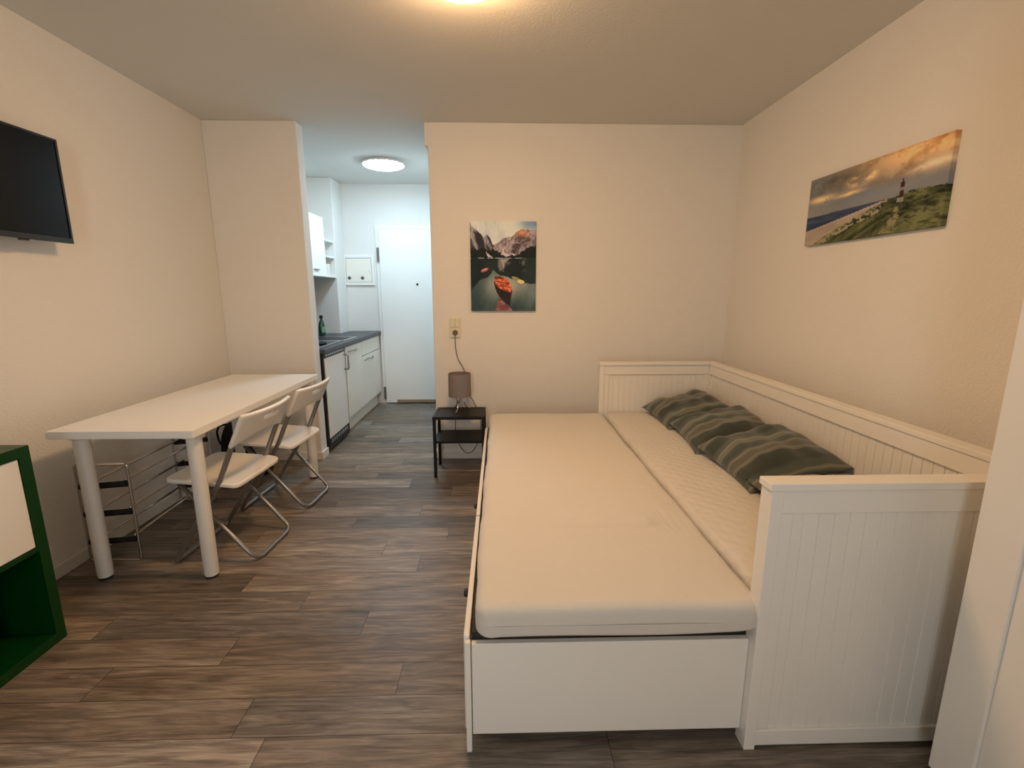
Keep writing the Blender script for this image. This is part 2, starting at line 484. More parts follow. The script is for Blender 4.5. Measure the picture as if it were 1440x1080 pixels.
boxes('body', [(-2.05, KX-.02, 4.795, 4.81, .15, .825), (-2.05, KX-.02, 5.22, 5.235, .15, .825), (-2.05, KX-.02, 4.81, 5.22, .15, .17), (-2.05, -2.04, 4.81, 5.22, .17, .825),
      (-1.74, KX-.02, 5.235, 5.50, .15, .17), (-1.74, KX-.02, 5.48, 5.50, .17, .825)], M_cream, c2)
box('drawer', KX-.019, KX, 4.79, 5.50, .665, .815, M_cream, c2, bevel=.003)
d = box('door', KX-.019, KX, 4.79, 5.50, .155, .658, M_cream, c2, bevel=.003)
wavy_handle(4.87, 5.17, .615, d)
box('plinth', -1.475, -1.455, 4.795, 5.50, 0, .148, M_cream, c2)
# worktop
wt = boxes('worktop', [(XL+.006, -1.378, 3.725, 5.245, .826, .862), (-1.742, -1.378, 5.245, 5.545, .826, .862)], M_counter, bevel=.004)
tag(wt, 'dark grey worktop running over the kitchenette cabinets', 'worktop')
sp = box('splashback', XL+.001, XL+.012, 3.73, 5.245, .864, 1.452, M_black_pl, bevel=0)
tag(sp, 'dark splashback panel on the wall behind the worktop', 'splashback')
# hob
hb = thing('hob', (-1.68, 4.05, .862), 'steel framed two-plate hob set in the worktop near the partition', 'hob')
boxes('frame', [(-1.94, -1.925, 3.80, 4.33, .8625, .870), (-1.465, -1.45, 3.80, 4.33, .8625, .870), (-1.925, -1.465, 3.80, 3.815, .8625, .870), (-1.925, -1.465, 4.315, 4.33, .8625, .870)], M_steel, hb, bevel=.002)
box('cooktop', -1.9245, -1.4655, 3.8155, 4.3145, .8625, .868, M_screen, hb, bevel=0)
for (hx, hy, hr) in ((-1.57, 4.05, .09), (-1.80, 4.05, .075)):
    lathe('hot_plate', hx, hy, [(0, .8705), (hr, .8705), (hr, .879), (hr-.01, .882), (0, .881)], M_black_met, hb)
# sink
sk = thing('sink', (-1.66, 4.55, .862), 'stainless steel sink set in the dark worktop beside the hob', 'sink')
bm = bmesh.new()
sx0, sx1, sy0, sy1 = -1.93, -1.425, 4.36, 4.76
for b in [(sx0, sx0+.03, sy0, sy1, .8625, .869), (sx1-.03, sx1, sy0, sy1, .8625, .869), (sx0+.03, sx1-.03, sy0, sy0+.03, .8625, .869), (sx0+.03, sx1-.03, sy1-.03, sy1, .8625, .869)]: boxbm(bm, *b)
finish('rim', bm, M_steel, sk, bevel=.002)
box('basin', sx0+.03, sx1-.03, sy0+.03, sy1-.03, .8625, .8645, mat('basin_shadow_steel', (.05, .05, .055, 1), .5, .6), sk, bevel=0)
# washing-up liquid
so = thing('soap_bottle', (-1.835, 4.93, .862), 'green washing-up liquid bottle standing on the dark worktop', 'bottle')
z = .8625
bm = bmesh.new()
for rr, zz in [(0, 0)]: pass
lathebm(bm, 0, 0, [(0, z), (.042, z), (.048, z+.012), (.05, z+.06), (.046, z+.10), (.034, z+.14), (.018, z+.165), (.016, z+.175), (0, z+.175)], 28)
bmesh.ops.scale(bm, vec=(.62, 1, 1), verts=bm.verts)
bmesh.ops.translate(bm, vec=(-1.835, 4.93, 0), verts=bm.verts)
o = finish('bottle_body', bm, M_soap, so, smooth=True)
lathe('cap', -1.835, 4.93, [(0, z+.176), (.018, z+.176), (.017, z+.205), (.010, z+.21), (0, z+.21)], M_soapcap, so)
bm = bmesh.new()
lathebm(bm, 0, 0, [(.0508, z+.035), (.0508, z+.06), (.0472, z+.095)], 28)
bmesh.ops.delete(bm, geom=[v for v in bm.verts if v.co.x < .02], context='VERTS')
bmesh.ops.scale(bm, vec=(.64, 1, 1), verts=bm.verts)
bmesh.ops.translate(bm, vec=(-1.835, 4.93, 0), verts=bm.verts)
o = finish('sticker', bm, mat('pale_label', lin(110, 150, 120), .5), so, smooth=True); o['label'] = 'pale green sticker'
# wall units
wc = thing('wall_cabinet', (-1.9, 4.6, 1.455), 'tall white wall cabinet with a flat door above the worktop', 'cabinet')
boxes('body', [(XL+.004, -1.770, 4.30, 4.318, 1.455, 2.03), (XL+.004, -1.770, 4.925, 4.943, 1.455, 2.03), (XL+.004, -1.770, 4.318, 4.925, 1.455, 1.473), (XL+.004, -1.770, 4.318, 4.925, 2.012, 2.03), (XL+.004, XL+.014, 4.318, 4.925, 1.473, 2.012)], M_kit, wc)
d = box('door', -1.768, -1.75, 4.302, 4.941, 1.457, 2.028, M_kit, wc, bevel=.003)
o = box('handle', -1.75, -1.735, 4.62, 4.74, 1.515, 1.525, M_handle, d); o['label'] = 'grey bar handle'
os_ = thing('open_shelf', (-1.9, 5.1, 1.455), 'narrow white open shelf unit at the end of the wall cabinet', 'shelf')
boxes('side_panel', [(XL+.004, -1.755, 4.946, 4.962, 1.455, 1.83)], M_kit, os_)
boxes('side_panel', [(XL+.004, -1.755, 5.228, 5.244, 1.455, 1.83)], M_kit, os_)
for zz in (1.455, 1.655, 1.814):
    box('shelf_board', XL+.014, -1.755, 4.963, 5.227, zz, zz+.016, M_kit, os_)
box('back_panel', XL+.004, XL+.013, 4.963, 5.227, 1.455, 1.83, M_cream, os_)
jr = thing('storage_jar', (-1.83, 5.12, 1.471), 'white jar standing on the lower board of the open shelf', 'jar')
lathe('jar_body', -1.83, 5.12, [(0, 1.4715), (.05, 1.4715), (.053, 1.48), (.053, 1.575), (0, 1.575)], M_plast_w, jr)
lathe('lid', -1.83, 5.12, [(0, 1.5755), (.055, 1.5755), (.055, 1.592), (.02, 1.596), (0, 1.596)], M_cream, jr)

# ------------------------------------------------------------------ television
tv = thing('television', (-1.99, 1.945, 1.75), 'black flat television hanging on the left wall above the green shelf', 'television')
y0, y1, z0, z1 = 1.575, 2.308, 1.523, 1.968
boxes('bezel', [(-1.978, -1.96, y0, y1, z0, z0+.022), (-1.978, -1.96, y0, y1, z1-.010, z1), (-1.978, -1.96, y0, y0+.010, z0+.022, z1-.010), (-1.978, -1.96, y1-.010, y1, z0+.022, z1-.010)],
      mat('television_bezel', (.014, .014, .014, 1), .3), tv, bevel=.001)
box('screen', -1.976, -1.964, y0+.0095, y1-.0095, z0+.0215, z1-.0095, M_screen, tv, bevel=0)
box('back_cover', -2.012, -1.979, y0+.015, y1-.015, z0+.02, z1-.02, M_black_pl, tv, bevel=.008)
box('wall_bracket', XL, -2.013, 1.83, 2.05, 1.62, 1.86, M_black_met, tv)
o = box('receiver', -1.974, -1.962, 2.06, 2.10, z0-.007, z0-.0005, M_black_pl, tv); o['label'] = 'small black remote receiver'

# ------------------------------------------------------------------ green cube shelf
gs = thing('cube_shelf', (-1.87, 1.26, 0), 'dark green cube shelf against the left wall beside the table', 'shelf')
GX0, GX1, gy0, gy1, GZ = XL+.018, -1.680, .872, 1.649, .772
th = .038
box('side_panel', GX0, GX1, gy1-th, gy1, 0, GZ, M_green, gs, bevel=.0015)
box('side_panel', GX0, GX1, gy0, gy0+th, 0, GZ, M_green, gs, bevel=.0015)
box('top_panel', GX0, GX1, gy0+th, gy1-th, GZ-th, GZ, M_green, gs, bevel=.0015)
box('bottom_panel', GX0, GX1, gy0+th, gy1-th, 0, th, M_green, gs, bevel=.0015)
ym = (gy0+gy1)/2
box('shelf_board', GX0, GX1-.001, gy0+th, gy1-th, .378, .394, M_green, gs, bevel=.001)
box('divider', GX0, GX1-.001, ym-.008, ym+.008, th, .378, M_green, gs, bevel=.001)
box('divider', GX0, GX1-.001, ym-.008, ym+.008, .394, GZ-th, M_green, gs, bevel=.001)
box('back_panel', GX0, GX0+.006, gy0+th, gy1-th, th, GZ-th, M_green, gs, bevel=0)
o = box('door', GX1-.024, GX1-.006, ym+.011, gy1-th-.003, .397, GZ-th-.003, M_lacq2, gs); o['label'] = 'white door in the upper compartment'

# ------------------------------------------------------------------ table
tb = thing('table', (-1.59, 2.63, 0), 'long white table with round legs along the left wall', 'table')
TX0, TX1, TY0, TY1 = -1.893, -1.290, 1.932, 3.325
box('tabletop', TX0, TX1, TY0, TY1, .701, .735, M_lacq2, tb, bevel=.002)
for (lx, ly) in ((-1.838, 2.03), (-1.352, 2.03), (-1.838, 3.225), (-1.336, 3.225)):
    l = lathe('leg', lx, ly, [(0, .012), (.029, .012), (.031, .02), (.031, .675), (.044, .680), (.044, .7005), (0, .7005)], M_leg_white, tb, 24)
    o = lathe('foot', lx, ly, [(0, 0), (.026, 0), (.027, .0115), (0, .0115)], M_leg_foot, l, 20); o['label'] = 'black plastic foot'

# ------------------------------------------------------------------ folding chairs (local frame: front towards -X)
def make_chair(name, x, y, label):
    t = thing(name, (x, y, 0), label, 'chair', 'white folding chairs at the table')
    w = .195
    def L(p): return (p[0]+x, p[1]+y, p[2])
    # front legs that rise to the backrest; loop across the floor at the front
    A = [(.205, -w, .715), (.15, -w, .60), (.075, -w, .43), (-.195, -w, .012), (-.195, w, .012), (.075, w, .43), (.15, w, .60), (.205, w, .715)]
    tube('front_frame', [L(p) for p in A], .0125, M_grey_tube, t, 10, .03)
    wb = .165
    B = [(-.15, -wb, .408), (.195, -wb, .012), (.195, wb, .012), (-.15, wb, .408)]
    tube('rear_frame', [L(p) for p in B], .0105, M_grey_tube, t, 10, .06)
    for s in (-1, 1):
        tube('floor_glide', [L((.195, s*.10, .0)), L((.195, s*.10, .011))], .009, M_black_pl, t, 10)
        tube('floor_glide', [L((-.195, s*.15, .0)), L((-.195, s*.15, .011))], .009, M_black_pl, t, 10)
    tube('crossbar', [L((.055, -w, .395)), L((.055, w, .395))], .007, M_grey_tube, t, 8)
    # seat: soft-cornered panel, slightly dished, tucked between the tubes
    bm = bmesh.new()
    nx, ny = 18, 18
    sx0, sx1, sw = -.200, .155, .200
    top = {}
    def rim(u, v):
        # superellipse mapping from square to rounded square
        a, b = 2*u-1, 2*v-1
        m = max(abs(a), abs(b)); 
        if m < 1e-9: return 0., 0.
        n = 11
        k = m/((abs(a)**n+abs(b)**n)**(1/n))
        return a*k, b*k
    grid = []
    for i in range(nx+1):
        row = []
        for j in range(ny+1):
            a, b = rim(i/nx, j/ny)
            px = (sx0+sx1)/2+a*(sx1-sx0)/2; py = b*sw
            pz = .443-.02*(a*.5+.5)-.012*(1-a*a)*(1-b*b)
            if a > .55: pz += -.02*((a-.55)/.45)**2*.4
            row.append((px, py, pz))
        grid.append(row)
    vt = [[bm.verts.new(L(p)) for p in r] for r in grid]
    vb = [[bm.verts.new(L((p[0], p[1], p[2]-.022))) for p in r] for r in grid]
    for i in range(nx):
        for j in range(ny):
            bm.faces.new([vt[i][j], vt[i+1][j], vt[i+1][j+1], vt[i][j+1]])
            bm.faces.new([vb[i][j], vb[i][j+1], vb[i+1][j+1], vb[i+1][j]])
    per = [(i, 0) for i in range(nx)]+[(nx, j) for j in range(ny)]+[(i, ny) for i in range(nx, 0, -1)]+[(0, j) for j in range(ny, 0, -1)]
    for a, b in zip(per, per[1:]+per[:1]):
        bm.faces.new([vt[a[0]][a[1]], vt[b[0]][b[1]], vb[b[0]][b[1]], vb[a[0]][a[1]]])
    o = finish('seat', bm, M_plast_w, t, smooth=True); auto_smooth(o, 35)
    md = o.modifiers.new('Bevel', 'BEVEL'); md.width = .006; md.segments = 2; md.limit_method = 'ANGLE'; md.angle_limit = math.radians(45)
    # backrest: curved plastic band with a slot, sleeves over the tubes at both ends
    bm = bmesh.new()
    nu, nv = 28, 8
    V = {}
    for i in range(nu+1):
        u = 2*i/nu-1
        for j in range(nv+1):
            v = j/nv
            lo = .602+.035*(1-abs(u)**2.2)         # lower edge arches up in the middle
            hi = .758-.004*(1-u*u)
            zz = lo+(hi-lo)*v
            xx = .15+(zz-.60)*.48+.030*(1-u*u)
            V[i, j] = bm.verts.new(L((xx, u*.213, zz)))
    for i in range(nu):
        for j in range(nv):
            u = 2*(i+.5)/nu-1
            if abs(u) < .26 and j == 5: continue
            bm.faces.new([V[i, j], V[i+1, j], V[i+1, j+1], V[i, j+1]])
    o = finish('backrest', bm, M_plast_w, t, smooth=True)
    md = o.modifiers.new('Solid', 'SOLIDIFY'); md.thickness = .020; md.offset = 0
    md = o.modifiers.new('Bevel', 'BEVEL'); md.width = .005; md.segments = 2; md.limit_method = 'ANGLE'; md.angle_limit = math.radians(50)
    return t
make_chair('folding_chair', -1.378, 2.315, 'nearer of the two white folding chairs pushed up to the table')
ch = [o for o in COL.objects if o.name.startswith('folding_chair')][0]
ch.rotation_euler.z = math.radians(-4)
c = copy_tree(ch); c.location = (-1.362, 2.875, 0)
c['label'] = 'farther white folding chair, beside the table leg by the partition'
c['group'] = 'white folding chairs at the table'

# ------------------------------------------------------------------ shoe rack under the table
rk = thing('shoe_rack', (-1.9, 2.5, 0), 'chrome wire shoe rack with black end bars standing under the white table', 'shoe rack')
def rack_frame(x0, x1, y, parent):
    pts = [(x0, y, .005), (x0, y, .497), (x1, y, .503), (x1, y, .005)]
    bm = bmesh.new(); tubebm(bm, fillet(pts, .012, 4, True), .0065, 8, True)
    return finish('end_frame', bm, M_chrome, parent, smooth=True)
rack_frame(-2.022, -1.778, 2.172, rk); rack_frame(-2.038, -1.815, 2.86, rk)
for zz in (.395, .252, .107):
    for (y, xa, xb) in ((2.172, -2.012, -1.786), (2.86, -2.03, -1.823)):
        bm = bmesh.new()
        tubebm(bm, [(xa, y, zz-.008), (xb, y, zz+.010)], .0155, 4, flat=.8)
        o = finish('end_bar', bm, M_bag, rk); o['label'] = 'black plastic end bar'
    for (xn, xf, dz) in ((-1.955, -1.985, .018), (-1.795, -1.835, .028)):
        tube('rail', [(xn, 2.172, zz+dz), (xf, 2.86, zz+dz)], .0062, M_chrome, rk, 8)

# ------------------------------------------------------------------ black bag under the table
def make_bag():
    bm = bmesh.new()
    prof = [(-2.005, .20, .04), (-1.99, .35, .075), (-1.95, .40, .09), (-1.90, .395, .095), (-1.865, .33, .10), (-1.845, .18, .105), (-1.81, .13, .105), (-1.76, .125, .10), (-1.71, .11, .09), (-1.68, .05, .05)]
    rings = []
    n = 20
    for i, (x, h, d) in enumerate(prof):
        ring = []
        for k in range(n):
            a = 2*math.pi*k/n
            yy = 3.32+d*math.cos(a)*(1+.08*math.sin(3*a+i))
            zz = h/2+h/2*math.sin(a)
            zz = max(.002, zz)
            ring.append(bm.verts.new((x, yy, zz)))
        rings.append(ring)
    for A, B in zip(rings, rings[1:]):
        for k in range(n): bm.faces.new([A[k], A[(k+1) % n], B[(k+1) % n], B[k]])
    bm.faces.new(rings[0]); bm.faces.new(rings[-1][::-1])
    t = thing('bag', (-1.85, 3.32, 0), 'black fabric bag slumped by the wall under the far end of the table', 'bag')
    o = finish('bag_body', bm, M_bag, t, smooth=True)
    md = o.modifiers.new('Sub', 'SUBSURF'); md.levels = 1; md.render_levels = 1
    tube('strap', [(-1.93, 3.27, .385), (-1.965, 3.235, .39), (-1.985, 3.225, .35), (-1.98, 3.23, .27), (-1.95, 3.235, .22)], .007, M_bag, t, 8, .03)
make_bag()

# ------------------------------------------------------------------ wall switch and socket
sw = thing('wall_switch', (-.338, YB, .96), 'ivory double light switch above a socket on the back wall', 'switch')
box('plate', -.381, -.295, YB-.010, YB, .963, 1.115, M_beige_pl, sw, bevel=.003)
box('rocker', -.370, -.3405, YB-.017, YB-.0095, 1.045, 1.107, M_beige_pl, sw)
box('rocker', -.3355, -.306, YB-.017, YB-.0095, 1.045, 1.107, M_beige_pl, sw)
box('socket_frame', -.372, -.304, YB-.014, YB-.0095, .970, 1.038, M_beige_pl, sw)
o = disc_y('socket_recess', YB-.0146, YB-.0138, -.338, 1.003, .021, mat('socket_shade', lin(105, 92, 72), .6), sw); o['label'] = 'dark round socket opening'

# ------------------------------------------------------------------ bedside table
ns = thing('bedside_table', (-.293, 3.335, 0), 'small black metal bedside table between the hall opening and the bed', 'table')
nx0, nx1, ny0, ny1 = -.474, -.110, 3.195, 3.477
q = .021
for (a, b) in ((nx0, ny0), (nx1-q, ny0), (nx0, ny1-q), (nx1-q, ny1-q)):
    box('leg', a, a+q, b, b+q, 0, .450, M_black_met, ns, bevel=.002)
boxes('tabletop', [(nx0+q+.0005, nx1-q-.0005, ny0+.002, ny1-.002, .440, .447), (nx0+.001, nx0+q, ny0+q+.0005, ny1-q-.0005, .430, .450), (nx1-q, nx1-.001, ny0+q+.0005, ny1-q-.0005, .430, .450),
      (nx0+q+.0005, nx1-q-.0005, ny0, ny0+.012, .428, .450), (nx0+q+.0005, nx1-q-.0005, ny1-.012, ny1, .428, .450)], M_black_met, ns, bevel=.001)
boxes('lower_shelf', [(nx0+.002, nx1-.002, ny0+q+.0005, ny1-q-.0005, .262, .270), (nx0+q+.0005, nx1-q-.0005, ny0+.002, ny0+q, .255, .272), (nx0+q+.0005, nx1-q-.0005, ny1-q, ny1-.002, .255, .272)], M_black_met, ns, bevel=.001)

# ------------------------------------------------------------------ table lamp
tl = thing('table_lamp', (-.296, 3.39, .45), 'small table lamp with a taupe drum shade on the black bedside table', 'lamp')
cx, cy = -.296, 3.39
zb = .4475
lathe('lamp_shade', cx, cy, [(.081, .725), (.083, .556), (.0805, .556), (.0785, .725), (.081, .725)], M_shade, tl, 40)
lathe('lamp_holder', cx, cy, [(0, .56), (.016, .56), (.018, .60), (.014, .625), (0, .625)], M_plast_w, tl, 20)
lathe('light_bulb', cx, cy, [(0, .6255), (.012, .6255), (.022, .655), (.018, .675), (0, .685)], M_plast_w, tl, 20)
for a in (255, 37, 130):
    a = math.radians(a); ca, sa = math.cos(a), math.sin(a)
    P = [(.016, .588), (.040, .566), (.052, .540), (.036, .508), (.046, .478), (.076, zb+.007), (.090, zb+.0045)]
    tube('leg', [(cx+r*ca, cy+r*sa, zz) for r, zz in P], .0042, M_chrome, tl, 8, .03)
cordpts = [(-.338, YB-.022, .985), (-.340, YB-.012, .93), (-.335, YB-.008, .86), (-.322, YB-.008, .80), (-.285, YB-.010, .74), (-.262, YB-.012, .68), (-.275, YB-.012, .56), (-.33, YB-.012, .44), (-.352, YB-.012, .33), (-.355, YB-.018, .22),
           (-.325, YB-.020, .11), (-.275, YB-.020, .045), (-.225, YB-.020, .055), (-.16, YB-.018, .16), (-.150, YB-.012, .31), (-.175, YB-.012, .40), (-.22, YB-.03, .50), (-.26, YB-.09, .54), (cx+.012, cy+.03, .575), (cx, cy, .58)]
co = tube('cord', cordpts, .0034, M_cord, tl, 7, .05)
box('inline_switch', -.215, -.165, YB-.022, YB-.006, .345, .362, M_cord, co)
o = disc_y('plug', YB-.030, YB-.0147, -.338, 1.002, .0135, mat('plug_brown', lin(110, 92, 70), .5), co)

# ------------------------------------------------------------------ canvases
def fbm(u, v, seed, octs=5, base=4):
    r = np.random.RandomState(seed)
    out = np.zeros_like(u); amp = 1.; tot = 0; fq = base
    for _ in range(octs):
        g = r.rand(int(fq)*3+4, int(fq)*3+4)
        x, y = np.clip(u, 0, 1)*fq, np.clip(v, 0, 1)*fq
        xi, yi = x.astype(int), y.astype(int)
        fx, fy = x-xi, y-yi
        fx = fx*fx*(3-2*fx); fy = fy*fy*(3-2*fy)
        out += amp*((g[xi, yi]*(1-fx)+g[xi+1, yi]*fx)*(1-fy)+(g[xi, yi+1]*(1-fx)+g[xi+1, yi+1]*fx)*fy)
        tot += amp; amp *= .68; fq *= 2
    o = out/tot
    return np.clip((o-.5)*1.35+.5, 0, 1)

def ridged(u, v, seed, octs=5, base=6):
    return 1-np.abs(2*fbm(u, v, seed, octs, base)-1)

def inpoly(u, v, P):
    c = np.zeros(u.shape, bool); n = len(P); j = n-1
    for i in range(n):
        xi, yi = P[i]; xj, yj = P[j]
        if abs(yj-yi) > 1e-12:
            cond = ((yi > v) != (yj > v)) & (u < (xj-xi)*(v-yi)/(yj-yi)+xi)
            c ^= cond
        j = i
    return c

def C(r, g, b): return np.array([r, g, b], float)
def lerp(a, b, t): return a[None, None, :]*(1-t[..., None])+b[None, None, :]*t[..., None]
def put(img, mask, col):
    img[mask] = col[mask] if col.ndim == 3 else col
def srgb2lin(c):
    c = np.clip(c/255., 0, 1)
    return np.where(c > .04045, ((c+.055)/1.055)**2.4, c/12.92)

def paint_lake(u, v):
    n1 = fbm(u, v, 1, 6, 5); n2 = fbm(u*.999, v*.6, 2, 5, 3); n3 = fbm(u, v, 3, 4, 30)
    img = lerp(C(205, 186, 158), C(168, 158, 140), np.clip((n2-.3)*2.2, 0, 1))
    t = np.clip((u-.65)*2.6, 0, 1)*np.clip((.12-v)*12, 0, 1)
    img = img*(1-t[..., None])+C(98, 112, 122)*t[..., None]
    ur = [0, .02, .10, .16, .20, .25, .29, .32, .34, .38, .43, .48, .54, .59, .64, .69, .76, .84, .92, 1]
    zr = [.02, .06, .09, .14, .17, .155, .17, .21, .25, .245, .22, .195, .185, .165, .16, .12, .09, .085, .095, .08]
    jag = (fbm(u, v*0, 9, 5, 12)-.5)*.035
    ridge = np.interp(u, ur, zr)+jag
    rock = np.clip((n1-.38)*4.5, 0, 1)
    rg = ridged(np.clip(u*.8+v*.5, 0, 1), np.clip(v*.9-u*.2+.2, 0, 1), 31, 5, 10)
    ro = lerp(C(58, 44, 42), C(178, 146, 130), np.clip((rg-.55)*2.6, 0, 1)*.55+rock*.4)
    lf = lerp(C(46, 38, 36), C(150, 130, 118), np.clip((fbm(np.clip(u*1.6-v*.9+.4, 0, 1)*.999, np.clip(v*.5+u*.2, 0, 1), 12, 5, 7)-.42)*5, 0, 1))
    ro = np.where((u < .35)[..., None], lf, ro)
    glow = np.exp(-((u-.78)/.10)**2-((v-.125)/.045)**2)
    ro = ro*(1-glow[..., None]*.8)+C(225, 130, 82)*glow[..., None]*.8
    mnt = (v > ridge) & (v < .40)
    put(img, mnt, ro)
    tree = np.interp(u, [0, .1, .2, .3, .36, .45, .55, .65, .75, .82, .9, 1], [.30, .31, .30, .32, .30, .34, .36, .37, .34, .31, .28, .26])+(n3-.5)*.05
    put(img, (v > tree) & (v < .40), lerp(C(14, 18, 15), C(34, 36, 28), n3))
    # light scree patches
    for P in ([(.48, .34), (.51, .27), (.52, .34), (.62, .365), (.55, .39), (.47, .36)], [(.24, .33), (.34, .395), (.27, .395)], [(.60, .345), (.70, .36), (.66, .375)]):
        put(img, inpoly(u+(n1-.5)*.02, v+(n3-.5)*.02, P), C(190, 160, 140))
    # water with reflection
    w = v >= .40
    wat = lerp(C(18, 26, 23), C(42, 50, 42), n2)
    put(img, w, wat)
    vv = .40-(v-.40)*.8
    rl = (v > .40) & (v < .56) & (u > .42) & (u < .85)
    refl = lerp(C(28, 32, 28), C(110, 96, 84), np.clip((n1-.52)*6, 0, 1))
    put(img, rl, refl)
    put(img, inpoly(u, v, [(.45, .42), (.60, .41), (.52, .45), (.51, .53), (.48, .46)]), C(150, 128, 112))
    edge = np.interp(u, [0, .02, .08, .15, .27, .32, .345, .40, .47, .52, .57, .64, .72, .80, .9, 1], [.78, .74, .69, .64, .615, .57, .53, .565, .60, .60, .61, .635, .64, .675, .69, .69])+(fbm(u, v*0, 8, 4, 14)-.5)*.02
    sk = v > edge
    bright = np.exp(-((u-.55)/.32)**2-((v-.70)/.14)**2)
    skc = lerp(C(48, 58, 52), C(96, 100, 86), np.clip((n2-.25)*1.6, 0, 1))
    skc = skc*(1-bright[..., None]*.75)+C(200, 172, 138)*bright[..., None]*.75
    dk = np.clip((v-.84)*5, 0, 1)[..., None]
    skc = skc*(1-dk*.45)+C(32, 42, 37)*dk*.45
    put(img, sk, skc)
    put(img, (np.abs(v-.402) < .0028) & (u < .83) & (n3 > .42), C(140, 130, 115))
    # boats
    put(img, ((u-.215)/.062)**2+((v-.535+(u-.215)*.25)/.02)**2 < 1, C(150, 70, 58))
    put(img, ((u-.215)/.045)**2+((v-.530+(u-.215)*.25)/.008)**2 < 1, C(205, 130, 112))
    put(img, ((u-.70)/.07)**2+((v-.635-(u-.70)*.3)/.022)**2 < 1, C(150, 118, 58))
    put(img, ((u-.77)/.055)**2+((v-.665-(u-.77)*.1)/.022)**2 < 1, C(205, 175, 95))
    hull = [(.355, .655), (.365, .72), (.40, .79), (.46, .86), (.53, .905), (.605, .94), (.615, .86), (.635, .78), (.63, .75), (.5, .7)]
    put(img, inpoly(u, v, hull), lerp(C(28, 20, 18), C(48, 36, 30), n3))
    inn = [(.36, .61), (.45, .602), (.53, .625), (.585, .665), (.63, .72), (.635, .765), (.61, .785), (.52, .77), (.43, .735), (.375, .69)]
    put(img, inpoly(u, v, inn), lerp(C(150, 48, 22), C(235, 125, 78), np.clip((n3-.3)*2.4, 0, 1)))
    put(img, inpoly(u, v, [(.36, .61), (.45, .602), (.50, .625), (.46, .635), (.365, .632)]), C(96, 40, 26))
    for (a, b) in ((.655, .665), (.70, .708)):
        put(img, inpoly(u, v, [(.38, a), (.60, a+.03), (.60, b+.03), (.38, b)]), C(110, 44, 26))
    put(img, inpoly(u, v, [(.42, .86), (.46, .85), (.52, .92), (.60, .95), (.645, 1), (.38, 1)]), lerp(C(108, 58, 48), C(170, 112, 92), np.clip((fbm(u*.2, v, 5, 3, 24)-.3)*2.2, 0, 1)))
    return img

